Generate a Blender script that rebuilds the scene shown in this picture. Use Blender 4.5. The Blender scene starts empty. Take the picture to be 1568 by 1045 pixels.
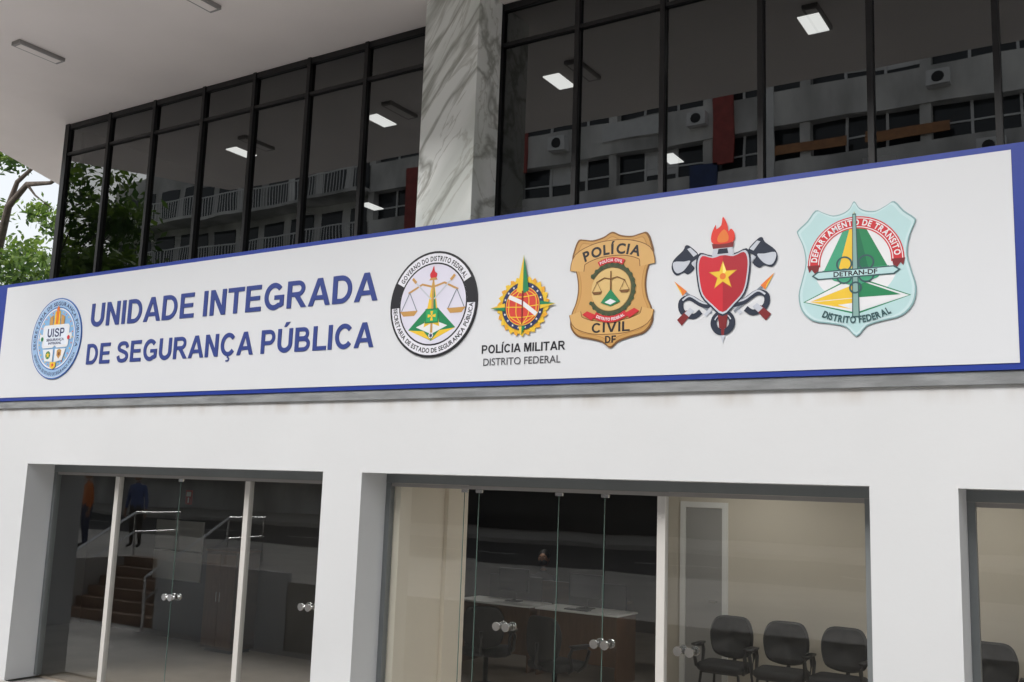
import bpy, math, random
import numpy as np
from mathutils import Vector, Matrix
R=math.radians
random.seed(7)
scene=bpy.context.scene
def lin(c):
    return tuple(((v/255)/12.92 if v/255<=0.04045 else ((v/255+0.055)/1.055)**2.4) for v in c)
# ------------------------------------------------------------------ materials
MATS={}
def mat(name,col,rough=.5,var=.08,scale=3,bump=0,metal=0,spec=.5,emit=None,stretch=None,srgb=False):
    if name in MATS: return MATS[name]
    if srgb: col=lin(col)
    m=bpy.data.materials.new(name);m.use_nodes=True;nt=m.node_tree;N=nt.nodes;L=nt.links
    b=N["Principled BSDF"]
    b.inputs["Roughness"].default_value=rough;b.inputs["Metallic"].default_value=metal
    b.inputs["Specular IOR Level"].default_value=spec
    tc=N.new("ShaderNodeTexCoord");mp=N.new("ShaderNodeMapping")
    if stretch: mp.inputs["Scale"].default_value=stretch
    nz=N.new("ShaderNodeTexNoise");nz.inputs["Scale"].default_value=scale;nz.inputs["Detail"].default_value=6
    L.new(tc.outputs["Object"],mp.inputs[0]);L.new(mp.outputs[0],nz.inputs["Vector"])
    cr=N.new("ShaderNodeValToRGB");cr.color_ramp.elements[0].position=.3;cr.color_ramp.elements[1].position=.7
    cr.color_ramp.elements[0].color=tuple(c*(1-var) for c in col)+(1,)
    cr.color_ramp.elements[1].color=tuple(min(1,c*(1+var*.5)) for c in col)+(1,)
    L.new(nz.outputs["Fac"],cr.inputs[0]);L.new(cr.outputs[0],b.inputs["Base Color"])
    if bump:
        bp=N.new("ShaderNodeBump");bp.inputs["Strength"].default_value=bump;bp.inputs["Distance"].default_value=.01
        n2=N.new("ShaderNodeTexNoise");n2.inputs["Scale"].default_value=scale*12;n2.inputs["Detail"].default_value=5
        L.new(mp.outputs[0],n2.inputs["Vector"]);L.new(n2.outputs["Fac"],bp.inputs["Height"]);L.new(bp.outputs[0],b.inputs["Normal"])
    if emit:
        b.inputs["Emission Color"].default_value=(1,.98,.95,1);b.inputs["Emission Strength"].default_value=emit
    MATS[name]=m;return m
def glass(name,tint,r0):
    m=bpy.data.materials.new(name);m.use_nodes=True;nt=m.node_tree;N=nt.nodes;L=nt.links;N.clear()
    o=N.new("ShaderNodeOutputMaterial");mx=N.new("ShaderNodeMixShader");t=N.new("ShaderNodeBsdfTransparent");g=N.new("ShaderNodeBsdfGlossy")
    t.inputs[0].default_value=tint+(1,);g.inputs["Roughness"].default_value=.0
    g.inputs["Color"].default_value=(.95,.97,.97,1)
    lw=N.new("ShaderNodeLayerWeight");lw.inputs["Blend"].default_value=.5
    p=N.new("ShaderNodeMath");p.operation='POWER';p.inputs[1].default_value=4
    q=N.new("ShaderNodeMath");q.operation='MULTIPLY_ADD';q.inputs[1].default_value=1-r0;q.inputs[2].default_value=r0
    L.new(lw.outputs["Facing"],p.inputs[0]);L.new(p.outputs[0],q.inputs[0]);L.new(q.outputs[0],mx.inputs[0])
    tc=N.new("ShaderNodeTexCoord");nz=N.new("ShaderNodeTexNoise");nz.inputs["Scale"].default_value=.7;bp=N.new("ShaderNodeBump")
    bp.inputs["Strength"].default_value=.04;bp.inputs["Distance"].default_value=.05
    L.new(tc.outputs["Object"],nz.inputs["Vector"]);L.new(nz.outputs["Fac"],bp.inputs["Height"]);L.new(bp.outputs[0],g.inputs["Normal"])
    L.new(t.outputs[0],mx.inputs[1]);L.new(g.outputs[0],mx.inputs[2]);L.new(mx.outputs[0],o.inputs[0])
    return m
def marble():
    m=bpy.data.materials.new("white_marble");m.use_nodes=True;nt=m.node_tree;N=nt.nodes;L=nt.links
    b=N["Principled BSDF"];b.inputs["Roughness"].default_value=.28
    tc=N.new("ShaderNodeTexCoord");mp=N.new("ShaderNodeMapping");mp.inputs["Scale"].default_value=(.32,1.0,1.6)
    rt=N.new("ShaderNodeMapping");rt.inputs["Rotation"].default_value=(0,R(54),0)
    L.new(tc.outputs["Object"],rt.inputs[0]);L.new(rt.outputs[0],mp.inputs[0])
    def vein(scale,det,dist,w,loc):
        n=N.new("ShaderNodeTexNoise");n.inputs["Scale"].default_value=scale;n.inputs["Detail"].default_value=det;n.inputs["Distortion"].default_value=dist
        mm=N.new("ShaderNodeMapping");mm.inputs["Location"].default_value=loc;L.new(mp.outputs[0],mm.inputs[0]);L.new(mm.outputs[0],n.inputs["Vector"])
        s=N.new("ShaderNodeMath");s.operation='SUBTRACT';s.inputs[1].default_value=.5;L.new(n.outputs["Fac"],s.inputs[0])
        a=N.new("ShaderNodeMath");a.operation='ABSOLUTE';L.new(s.outputs[0],a.inputs[0])
        r=N.new("ShaderNodeMapRange");r.inputs["From Min"].default_value=0;r.inputs["From Max"].default_value=w;r.inputs["To Min"].default_value=1;r.inputs["To Max"].default_value=0
        L.new(a.outputs[0],r.inputs["Value"]);return r.outputs[0]
    v1=vein(1.25,5,.35,.045,(0,0,0));v2=vein(2.3,6,.6,.02,(5,3,1))
    n=N.new("ShaderNodeTexNoise");n.inputs["Scale"].default_value=1.2;n.inputs["Detail"].default_value=5;L.new(mp.outputs[0],n.inputs["Vector"])
    cr=N.new("ShaderNodeValToRGB");cr.color_ramp.elements[0].position=.35;cr.color_ramp.elements[0].color=(.68,.71,.67,1);cr.color_ramp.elements[1].position=.55;cr.color_ramp.elements[1].color=(.88,.90,.87,1)
    L.new(n.outputs["Fac"],cr.inputs[0])
    def mix(fac,k,a,col):
        x=N.new("ShaderNodeMix");x.data_type='RGBA'
        mu=N.new("ShaderNodeMath");mu.operation='MULTIPLY';mu.inputs[1].default_value=k;L.new(fac,mu.inputs[0]);L.new(mu.outputs[0],x.inputs[0])
        L.new(a,x.inputs[6]);x.inputs[7].default_value=col;return x.outputs[2]
    c=mix(v1,.8,cr.outputs[0],(.26,.27,.23,1));c=mix(v2,.5,c,(.36,.36,.30,1))
    L.new(c,b.inputs["Base Color"]);return m
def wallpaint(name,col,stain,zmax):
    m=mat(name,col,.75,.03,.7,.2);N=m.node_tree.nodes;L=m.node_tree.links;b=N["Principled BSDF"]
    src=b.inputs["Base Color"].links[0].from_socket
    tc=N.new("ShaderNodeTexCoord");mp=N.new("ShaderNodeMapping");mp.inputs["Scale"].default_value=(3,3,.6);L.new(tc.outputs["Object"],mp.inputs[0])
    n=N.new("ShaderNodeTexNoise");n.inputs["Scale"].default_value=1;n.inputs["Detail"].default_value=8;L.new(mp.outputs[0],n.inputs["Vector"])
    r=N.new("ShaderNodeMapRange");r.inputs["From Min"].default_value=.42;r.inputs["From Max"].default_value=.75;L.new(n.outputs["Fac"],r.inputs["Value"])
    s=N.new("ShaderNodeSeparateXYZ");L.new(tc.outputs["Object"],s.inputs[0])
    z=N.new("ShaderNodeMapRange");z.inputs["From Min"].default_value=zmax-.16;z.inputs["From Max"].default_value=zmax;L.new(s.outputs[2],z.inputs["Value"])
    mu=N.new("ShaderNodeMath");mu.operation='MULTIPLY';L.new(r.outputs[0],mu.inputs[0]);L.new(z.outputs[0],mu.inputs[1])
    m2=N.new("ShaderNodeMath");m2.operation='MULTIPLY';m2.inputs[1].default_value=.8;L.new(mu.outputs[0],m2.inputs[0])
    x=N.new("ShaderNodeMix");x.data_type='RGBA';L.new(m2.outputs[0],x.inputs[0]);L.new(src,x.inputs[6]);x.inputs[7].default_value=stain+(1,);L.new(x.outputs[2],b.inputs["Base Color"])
    return m
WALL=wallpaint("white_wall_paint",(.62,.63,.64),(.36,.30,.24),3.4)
SOFF=mat("soffit_plaster",(.88,.82,.795),.85,.06,.5,.25)
STRIP=mat("grey_concrete_ledge",(.25,.26,.265),.8,.35,4,.4,stretch=(.6,1,3))
SIGNW=mat("sign_white_vinyl",(.65,.665,.69),.35,.02,.6)
BLUE=mat("sign_blue",(24,52,142),.4,.05,srgb=True)
LET=mat("letter_blue",(44,62,130),.4,.04,srgb=True)
FRB=mat("black_window_frame",(.006,.006,.007),.4,.1)
ALU=mat("aluminium_frame",(.20,.215,.22),.4,.06,metal=.3)
POST=mat("white_aluminium_post",(.58,.56,.53),.45,.04)
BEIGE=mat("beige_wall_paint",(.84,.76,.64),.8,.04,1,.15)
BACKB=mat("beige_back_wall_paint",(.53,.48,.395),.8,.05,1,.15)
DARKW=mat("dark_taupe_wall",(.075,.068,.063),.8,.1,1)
CEIL=mat("interior_ceiling",(.45,.44,.42),.9,.05)
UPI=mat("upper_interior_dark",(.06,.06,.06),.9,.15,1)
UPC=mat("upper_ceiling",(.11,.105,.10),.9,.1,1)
FLOOR=mat("interior_floor_tile",(.34,.29,.24),.25,.1,2)
PANEL=mat("led_panel",(.9,.9,.9),.5,.01,emit=2.9)
FILLP=mat("added_fill_glow",(.9,.9,.9),.5,.01,emit=13)  # glow for panels added to brighten the ground-floor rooms
CHROME=mat("chrome",(.75,.75,.75),.18,.03,metal=1)
BLACKF=mat("black_fabric",(.012,.012,.013),.8,.2,30,.3)
BLACKP=mat("black_plastic",(.015,.015,.016),.4,.1)
WOODD=mat("dark_wood",(.055,.027,.014),.45,.3,3,stretch=(1,1,8))
WOODM=mat("brown_laminate",(.13,.07,.038),.4,.2,3,stretch=(8,1,1))
GREYD=mat("grey_door",(.30,.29,.275),.5,.04)
WHITE=mat("white_trim",(.68,.67,.64),.5,.03)
GLU=glass("tinted_window_glass",(.26,.27,.27),.115)
GLG=glass("shopfront_glass",(.92,.94,.93),.085)
EDGE=mat("glass_edge_green",(.10,.16,.14),.2,.05)
MARB=marble()
CONC=mat("pavement_concrete",(.46,.44,.41),.85,.2,1.5,.3)
ASPH=mat("asphalt",(.06,.06,.062),.9,.25,2,.4)
# ------------------------------------------------------------------ mesh builder
class MB:
    def __init__(s): s.v=[];s.f=[];s.m=[];s.mats=[];s.layer=0.0
    def mi(s,m):
        if m not in s.mats: s.mats.append(m)
        return s.mats.index(m)
    def face(s,pts,m):
        i=len(s.v);s.v+= [tuple(p) for p in pts];s.f.append(list(range(i,i+len(pts))));s.m.append(s.mi(m))
    def mesh(s,vs,fs,m):
        i=len(s.v);s.v+=[tuple(p) for p in vs];k=s.mi(m)
        for f in fs: s.f.append([i+a for a in f]);s.m.append(k)
    def box(s,x0,x1,y0,y1,z0,z1,m):
        vs=[(x0,y0,z0),(x1,y0,z0),(x1,y1,z0),(x0,y1,z0),(x0,y0,z1),(x1,y0,z1),(x1,y1,z1),(x0,y1,z1)]
        s.mesh(vs,[(0,3,2,1),(4,5,6,7),(0,1,5,4),(1,2,6,5),(2,3,7,6),(3,0,4,7)],m)
    def tube(s,pts,rad,m,n=8):
        pts=[Vector(p) for p in pts];rr=rad if isinstance(rad,(list,tuple)) else [rad]*len(pts)
        vs=[];fs=[];up=Vector((0.13,.21,.97)).normalized()
        for i,p in enumerate(pts):
            d=(pts[min(i+1,len(pts)-1)]-pts[max(i-1,0)]).normalized()
            a=d.cross(up)
            if a.length<.05: a=d.cross(Vector((1,0,0)))
            a.normalize();b=d.cross(a)
            for k in range(n):
                t=2*math.pi*k/n;vs.append(p+(a*math.cos(t)+b*math.sin(t))*rr[i])
        for i in range(len(pts)-1):
            for k in range(n): fs.append((i*n+k,i*n+(k+1)%n,(i+1)*n+(k+1)%n,(i+1)*n+k))
        fs.append(tuple(range(n)));fs.append(tuple((len(pts)-1)*n+k for k in range(n)))
        s.mesh(vs,fs,m)
    def ellips(s,c,r,m,nu=16,nv=10):
        vs=[];fs=[]
        for j in range(nv+1):
            t=math.pi*j/nv
            for i in range(nu):
                p=2*math.pi*i/nu;vs.append((c[0]+r[0]*math.sin(t)*math.cos(p),c[1]+r[1]*math.sin(t)*math.sin(p),c[2]+r[2]*math.cos(t)))
        for j in range(nv):
            for i in range(nu): fs.append((j*nu+i,(j+1)*nu+i,(j+1)*nu+(i+1)%nu,j*nu+(i+1)%nu))
        s.mesh(vs,fs,m)
    # flat-sign helpers: (x,z) figures standing proud of a plane, each a hair above the last
    def _y(s):
        s.layer+=.00018;return -s.layer
    def poly(s,pts,m,o=(0,0)):
        y=s._y();s.face([(p[0]+o[0],y,p[1]+o[1]) for p in pts],m)
    def prism(s,pts,t,m):
        n=len(pts);vs=[(p[0],0,p[1]) for p in pts]+[(p[0],-t,p[1]) for p in pts]
        s.mesh(vs,[tuple(range(n,2*n))]+[(i,(i+1)%n,n+(i+1)%n,n+i) for i in range(n)],m);s.layer=t
    def disc(s,x,z,r,m,rz=None,n=48):
        rz=rz or r;s.poly([(x+r*math.cos(2*math.pi*i/n),z+rz*math.sin(2*math.pi*i/n)) for i in range(n)],m)
    def ring(s,x,z,r0,r1,m,a0=0,a1=360,n=48):
        y=s._y();n=max(4,int(n*abs(a1-a0)/360));vs=[]
        for i in range(n+1):
            a=R(a0+(a1-a0)*i/n);vs+=[(x+r0*math.cos(a),y,z+r0*math.sin(a)),(x+r1*math.cos(a),y,z+r1*math.sin(a))]
        s.mesh(vs,[(2*i,2*i+1,2*i+3,2*i+2) for i in range(n)],m)
    def stroke(s,pts,w,m,closed=False):
        y=s._y();P=[Vector((p[0],p[1])) for p in pts];n=len(P);vs=[]
        ww=w if isinstance(w,(list,tuple)) else [w]*n
        for i,p in enumerate(P):
            a=P[(i-1)%n] if (closed or i>0) else p;b=P[(i+1)%n] if (closed or i<n-1) else p
            d=(b-a).normalized();q=Vector((-d.y,d.x))*ww[i]/2
            vs+=[(p.x+q.x,y,p.y+q.y),(p.x-q.x,y,p.y-q.y)]
        k=n if closed else n-1
        s.mesh(vs,[(2*i,2*i+1,2*((i+1)%n)+1,2*((i+1)%n)) for i in range(k)],m)
    def star(s,x,z,r,m,n=5,ri=.4,rot=90):
        s.poly([(x+(r if i%2==0 else r*ri)*math.cos(R(rot+180*i/n)),z+(r if i%2==0 else r*ri)*math.sin(R(rot+180*i/n))) for i in range(2*n)],m)
    def text(s,t,x0,x1,base,cap,m,bold=.02):
        vs,fs,xa,xb=glyphs(t,bold);H=CAPH(bold);kx=(x1-x0)/(xb-xa);kz=cap/H
        y=s._y();s.mesh([(x0+(v[0]-xa)*kx,y,base+v[1]*kz) for v in vs],fs,m)
    def arctext(s,t,x,z,r,ac,span,cap,m,top=True,bold=.03):
        H=CAPH(bold);k=cap/H;adv=[]
        for ch in t:
            if ch==' ': adv.append((None,.32*k));continue
            g=glyphs(ch,bold);adv.append((g,(g[3]-g[2]+.09)*k))
        tot=sum(a[1] for a in adv);sc=R(span)*r/tot;y=s._y();pos=0
        for g,w in adv:
            if g:
                mid=(pos+w/2)*sc/r
                a=R(ac)+R(span)/2-mid if top else R(ac)-R(span)/2+mid
                rot=a-math.pi/2 if top else a+math.pi/2
                c,sn=math.cos(rot),math.sin(rot);gx=(g[2]+g[3])/2
                V=[]
                for v in g[0]:
                    lx=(v[0]-gx)*k*sc;lz=v[1]*k
                    V.append((x+r*math.cos(a)+lx*c-lz*sn,y,z+r*math.sin(a)+lx*sn+lz*c))
                s.mesh(V,g[1],m)
            pos+=w
    def obj(s,name,parent=None,loc=(0,0,0),rot=0,smooth=False,bevel=0,sc=1):
        me=bpy.data.meshes.new(name);me.from_pydata(s.v,[],s.f)
        for m in s.mats: me.materials.append(m)
        me.polygons.foreach_set("material_index",s.m)
        if smooth: me.polygons.foreach_set("use_smooth",[True]*len(me.polygons))
        me.update();ob=bpy.data.objects.new(name,me);bpy.context.collection.objects.link(ob)
        ob.location=loc;ob.rotation_euler=(0,0,rot);ob.scale=(sc,sc,sc)
        if parent: ob.parent=parent
        if bevel:
            b=ob.modifiers.new("bevel",'BEVEL');b.width=bevel;b.segments=2;b.limit_method='ANGLE'
        return ob
def empty(name,loc=(0,0,0),rot=0,sc=1):
    e=bpy.data.objects.new(name,None);e.location=loc;e.rotation_euler=(0,0,rot);e.scale=(sc,sc,sc);bpy.context.collection.objects.link(e);return e
_G={}
def glyphs(t,bold):
    k=(t,bold)
    if k in _G: return _G[k]
    c=bpy.data.curves.new("tmp",'FONT');c.body=t;c.size=1;c.offset=bold;c.resolution_u=4
    o=bpy.data.objects.new("tmp",c);bpy.context.collection.objects.link(o)
    bpy.context.view_layer.update();dg=bpy.context.evaluated_depsgraph_get();me=o.evaluated_get(dg).to_mesh()
    nv=[(v.co.x,v.co.y) for v in me.vertices];fs=[tuple(p.vertices) for p in me.polygons]
    o.evaluated_get(dg).to_mesh_clear();bpy.data.objects.remove(o);bpy.data.curves.remove(c)
    xs=[v[0] for v in nv] or [0]
    _G[k]=(nv,fs,min(xs),max(xs));return _G[k]
def CAPH(b):
    return max(v[1] for v in glyphs("H",b)[0])
def smoothpts(P,n=6,closed=True):
    out=[];k=len(P)
    for i in range(k if closed else k-1):
        p0,p1,p2,p3=[P[j%k] if closed else P[max(0,min(k-1,j))] for j in (i-1,i,i+1,i+2)]
        for s in range(n):
            t=s/n;out.append(tuple(.5*((2*p1[a])+(-p0[a]+p2[a])*t+(2*p0[a]-5*p1[a]+4*p2[a]-p3[a])*t*t+(-p0[a]+3*p1[a]-3*p2[a]+p3[a])*t**3) for a in (0,1)))
    if not closed: out.append(P[-1])
    return out
def mirror(P):
    return [p for p in P]+[(-p[0],p[1]) for p in reversed(P) if abs(p[0])>1e-6]
# ------------------------------------------------------------------ bold grotesque sign letters (cap height 1)
def arc(cx,cz,rx,rz,a0,a1,n=14): return [(cx+rx*math.cos(R(a0+(a1-a0)*i/n)),cz+rz*math.sin(R(a0+(a1-a0)*i/n))) for i in range(n+1)]
T_=.205;HB=.168
def bx(a,b,c,d): return ('p',[(a,c),(b,c),(b,d),(a,d)])
stem=bx(0,T_,0,1)
U_=('s',[(.1,1),(.1,.38)]+arc(.415,.375,.315,.285,180,360)[1:-1]+[(.73,.38),(.73,1)],.2)
C_=('s',arc(.47,.5,.372,.418,38,322,26),.19)
LETTERS={
'U':(.83,[U_]),'Ú':(.83,[U_,('p',[(.33,1.07),(.46,1.07),(.66,1.27),(.43,1.27)])]),
'N':(.82,[stem,bx(.615,.82,0,1),('p',[(.0,1),(.215,1),(.82,0),(.605,0)])]),
'I':(T_,[stem]),'Í':(T_,[stem,('p',[(.03,1.07),(.15,1.07),(.34,1.27),(.12,1.27)])]),
'D':(.86,[stem,('s',[(.1,.915),(.37,.915)]+arc(.37,.5,.385,.415,80,-80,16)+[(.37,.085),(.1,.085)],.175)]),
'A':(.99,[('p',[(0,0),(.215,0),(.495,.77),(.495,1),(.385,1)]),('p',[(.99,0),(.775,0),(.495,.77),(.495,1),(.605,1)]),bx(.25,.74,.215,.375)]),
'V':(.95,[('p',[(0,1),(.22,1),(.475,.25),(.475,0),(.365,0)]),('p',[(.95,1),(.73,1),(.475,.25),(.475,0),(.585,0)])]),
'M':(1.0,[bx(0,.19,0,1),bx(.81,1.0,0,1),('p',[(0,1),(.27,1),(.5,.36),(.5,0),(.41,0),(.19,.62)]),('p',[(1,1),(.73,1),(.5,.36),(.5,0),(.59,0),(.81,.62)])]),
'F':(.70,[stem,bx(.1,.70,1-HB,1),bx(.1,.64,.41,.57)]),
'O':(.95,[('s',arc(.475,.5,.378,.418,0,360,32),.19)]),
'E':(.77,[stem,bx(.1,.75,1-HB,1),bx(.1,.70,.425,.585),bx(.1,.77,0,HB)]),
'T':(.83,[bx(0,.83,1-HB,1),bx(.3125,.5175,0,.9)]),
'G':(.95,[('s',arc(.47,.5,.372,.418,40,305,26)+[(.80,.17),(.85,.21)],.19),bx(.49,.945,.375,.535),bx(.755,.945,.13,.5)]),
'C':(.90,[C_]),'Ç':(.90,[C_,('s',[(.49,.02),(.46,-.06),(.545,-.10),(.545,-.18),(.47,-.215),(.37,-.205)],.07)]),
'R':(.90,[stem,('s',[(.1,.916),(.50,.916)]+arc(.50,.705,.235,.211,80,-80,12)+[(.50,.494),(.1,.494)],.168),('p',[(.34,.44),(.56,.46),(.92,0),(.675,0)])]),
'P':(.80,[stem,('s',[(.1,.916),(.48,.916)]+arc(.48,.68,.23,.236,80,-80,12)+[(.48,.444),(.1,.444)],.168)]),
'B':(.84,[stem,('s',[(.1,.916),(.46,.916)]+arc(.46,.73,.205,.186,80,-80,12)+[(.46,.544),(.1,.544)],.165),('s',[(.1,.51),(.49,.51)]+arc(.49,.297,.255,.213,80,-80,12)+[(.49,.084),(.1,.084)],.168)]),
'L':(.72,[stem,bx(.1,.72,0,HB)]),
'S':(.84,[('s',smoothpts([(.745,.70),(.65,.87),(.42,.918),(.20,.87),(.115,.73),(.19,.61),(.42,.53),(.66,.43),(.745,.29),(.66,.14),(.42,.082),(.19,.13),(.095,.315)],4,False),.18)]),
}
def signtext(b,t,x0,x1,base,cap,m,depth):
    pos=0;pl=[]
    for i,ch in enumerate(t):
        if ch==' ': pos+=.36;continue
        w,parts=LETTERS[ch];pl.append((pos,parts));pos+=w+(.10 if ch in 'ATL' or (i+1<len(t) and t[i+1] in 'AT') else .155)
    tot=pos-(.10 if t[-1]=='A' else .155);kx=(x1-x0)/tot
    for p,parts in pl:
        for k,part in enumerate(parts):
            d=depth+k*.0002
            def X(v): return (x0+(p+v[0])*kx,base+v[1]*cap)
            if part[0]=='p':
                P=[X(v) for v in part[1]];n=len(P)
                b.mesh([(v[0],0,v[1]) for v in P]+[(v[0],-d,v[1]) for v in P],[tuple(range(n,2*n))]+[(i,(i+1)%n,n+(i+1)%n,n+i) for i in range(n)],m)
            else:
                Q=[Vector(v) for v in part[1]];L1=[];L2=[];n=len(Q)
                shut=(Q[0]-Q[-1]).length<1e-4
                for i,q in enumerate(Q):
                    a=Q[i-1] if i>0 else (Q[-2] if shut else q);c=Q[i+1] if i<n-1 else (Q[1] if shut else q);dd=(c-a).normalized();nn=Vector((-dd.y,dd.x))*part[2]/2
                    L1.append(X(q+nn));L2.append(X(q-nn))
                P=L1+L2[::-1];N_=len(P)
                V=[(v[0],-d,v[1]) for v in P]+[(v[0],0,v[1]) for v in P]
                F=[(i,i+1,N_-2-i,N_-1-i) for i in range(n-1)]+[(i,(i+1)%N_,N_+(i+1)%N_,N_+i) for i in range(N_)]
                b.mesh(V,F,m)
    b.layer=max(b.layer,depth+.001)
# ================================================================== BUILDING
FZ=-.25
bld=empty("office_building")
GY=.8;SZ=8.0
w=MB()
ops=[(-12.92,-7.44),(-6.89,-1.74),(-1.105,3.6)]
H=2.63
xs=[-18]+[v for o in ops for v in o]+[9]
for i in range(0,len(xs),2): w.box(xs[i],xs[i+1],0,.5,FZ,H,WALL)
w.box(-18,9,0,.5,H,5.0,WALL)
w.obj("ground_floor_wall",bld)
s=MB();s.box(-18,9,-.035,.0,3.395,3.498,STRIP);s.obj("ledge",bld,bevel=.006)
u=MB()
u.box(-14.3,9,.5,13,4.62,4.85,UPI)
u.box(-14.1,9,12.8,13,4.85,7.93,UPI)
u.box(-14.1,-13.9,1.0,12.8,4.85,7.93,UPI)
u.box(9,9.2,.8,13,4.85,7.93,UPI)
for x in (-10.2,-3.4,3.0): u.box(x,x+.5,7.6,8.1,4.85,7.93,CEIL)
u.obj("upper_floor_interior",bld)
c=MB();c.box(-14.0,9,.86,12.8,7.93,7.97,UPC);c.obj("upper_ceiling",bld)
lp=MB()
for x,y in ((-2.85,2.72),(-6.23,2.77),(-9.31,2.77),(-12.35,2.82),(-6.1,6.26),(-12.43,6.25)):
    lp.box(x-.12,x+.12,y-.23,y+.23,7.915,7.928,PANEL)
lp.obj("ceiling_light_panels",bld)
sf=MB()
P=[(-14.43,-2.8),(9.5,-2.8),(9.5,14),(-23,14),(-17.24,2.73),(-16.36,1.0)]
n=len(P);sf.mesh([(p[0],p[1],SZ) for p in P]+[(p[0],p[1],SZ+.6) for p in P],[tuple(reversed(range(n))),tuple(range(n,2*n))]+[(i,(i+1)%n,n+(i+1)%n,n+i) for i in range(n)],SOFF)
sf.obj("overhang_soffit",bld)
up=MB();up.box(-13.5,9,.5,13,SZ+.6,15,WALL)
for k in range(2):
    for i in range(9): up.box(-12.6+i*2.4,-10.9+i*2.4,.44,.5,9.8+3*k,11.2+3*k,FRB)
up.obj("upper_storeys",bld)
FIX=mat("grey_light_fixture",(.30,.285,.275),.6,.05)
fx=MB()
for x in (-11.9,-8.87,-5.85,-2.8,.2):
    fx.box(x-.09,x+.09,-1.42,-.78,SZ-.05,SZ-.002,FIX);fx.box(x-.06,x+.06,-1.38,-.82,SZ-.056,SZ-.05,SOFF)
fx.obj("soffit_light_fixtures",bld)
fr=MB()
mul=[-14.05,-12.98,-11.93,-10.86,-9.85,-8.84,-7.86,-6.86,-5.86,-4.86,-3.86,-2.84,-1.83,-.80,.22,1.24,2.26,3.28,4.3,5.3,6.3,7.3,8.3]
for i,x in enumerate(mul):
    hw=.05 if i==0 else .027
    fr.box(x-hw,x+hw,GY-.05,GY+.05,4.86,SZ-.002,FRB)
for a,b in zip(mul[:-1],mul[1:]):
    for z,h in ((SZ-.045,.04),(7.5,.022),(4.95,.05)):
        fr.box(a+.028,b-.028,GY-.035,GY+.035,z-h,z+h,FRB)
fr.box(-14.09,-14.01,GY+.06,1.0,4.86,SZ-.002,FRB)
fr.obj("window_frames",bld)
g=MB()
rg=random.Random(3)
for a,b in zip(mul[:-1],mul[1:]):
    for z0,z1 in ((4.9,7.5),(7.5,SZ-.01)):
        t1,t2=rg.uniform(-.003,.003),rg.uniform(-.003,.003)
        g.face([(a,GY+t1,z0),(b,GY-t1,z0),(b,GY-t1+t2,z1),(a,GY+t1+t2,z1)],GLU)
g.obj("upper_windows",bld)
mc=MB();mc.box(-6.57,-5.83,.28,GY-.06,4.86,SZ-.003,MARB)
mc.obj("marble_column",bld,bevel=.006)
GF=.45
sf=MB();gl=MB()
def handle(x,z):
    for yy,sg in ((GF-.012,-1),(GF+.012,1)):
        for dx in (-.055,.055):
            sf.tube([(x+dx,yy,z),(x+dx,yy+sg*.045,z)],.018,CHROME,10)
            sf.tube([(x+dx,yy+sg*.045,z),(x+dx,yy+sg*.065,z)],.042,CHROME,14)
        sf.box(x-.09,x+.09,min(yy,yy+sg*.01),max(yy,yy+sg*.01),z-.026,z+.026,CHROME)
for (a,b),posts,doors,hand in (((-12.92,-7.44),(-11.5,-9.03),(-10.27,),((-10.27,1.03),(-7.95,1.12))),
    ((-6.89,-1.74),(-3.66,),(-5.87,-5.69,-4.75,-4.25),((-5.33,1.17),(-4.25,1.12),(-3.42,1.15))),
    ((-1.105,3.6),(1.2,),(.1,),((.1,1.1),))):
    sf.box(a+.001,b-.001,GF-.04,GF+.04,H-.095,H-.002,ALU)
    sf.box(a+.002,a+.06,GF-.038,GF+.038,FZ+.02,H-.096,ALU);sf.box(b-.13,b-.002,GF-.038,GF+.038,FZ+.02,H-.096,ALU)
    sf.box(a+.061,b-.131,GF-.02,GF+.02,H-.135,H-.097,FIX)
    for p in posts: sf.box(p-.04,p+.04,GF-.036,GF+.036,FZ+.02,H-.136,POST)
    ed=[a+.06]+sorted(list(posts)+list(doors))+[b-.13]
    for i in range(len(ed)-1):
        t1=rg.uniform(-.005,.005)
        gl.face([(ed[i]+.006,GF+t1,FZ+.03),(ed[i+1]-.006,GF-t1,FZ+.03),(ed[i+1]-.006,GF-t1,H-.13),(ed[i]+.006,GF+t1,H-.13)],GLG)
    for d in doors:
        sf.box(d-.006,d-.001,GF-.005,GF+.005,FZ+.03,H-.14,EDGE)
        sf.box(d-.04,d+.04,GF-.010,GF+.010,H-.17,H-.137,CHROME)
    for h in hand: handle(*h)
sf.obj("shopfront_frames",bld);gl.obj("shopfront_glass",bld)
it=MB()
it.box(-18,9,.5,11,FZ-.05,FZ,FLOOR)
it.box(-18,9,.5,11,2.95,3.0,CEIL)
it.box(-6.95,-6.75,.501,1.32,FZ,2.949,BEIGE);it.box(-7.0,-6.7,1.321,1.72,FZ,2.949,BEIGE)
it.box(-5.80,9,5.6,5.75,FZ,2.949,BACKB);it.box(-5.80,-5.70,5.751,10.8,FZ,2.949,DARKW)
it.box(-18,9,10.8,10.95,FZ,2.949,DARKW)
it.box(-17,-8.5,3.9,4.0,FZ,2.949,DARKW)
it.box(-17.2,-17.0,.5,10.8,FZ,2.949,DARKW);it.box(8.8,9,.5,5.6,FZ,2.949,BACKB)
it.obj("ground_floor_interior",bld)
dr=MB()
dr.box(-5.60,-5.52,5.565,5.598,FZ,2.43,WHITE);dr.box(-4.97,-4.89,5.565,5.598,FZ,2.43,WHITE);dr.box(-5.52,-4.97,5.565,5.598,2.35,2.43,WHITE)
dr.box(-5.515,-4.975,5.58,5.597,FZ+.01,2.345,GREYD)
dr.tube([(-5.05,5.58,1.05),(-5.05,5.53,1.05),(-5.15,5.53,1.05)],.013,CHROME)
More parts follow.
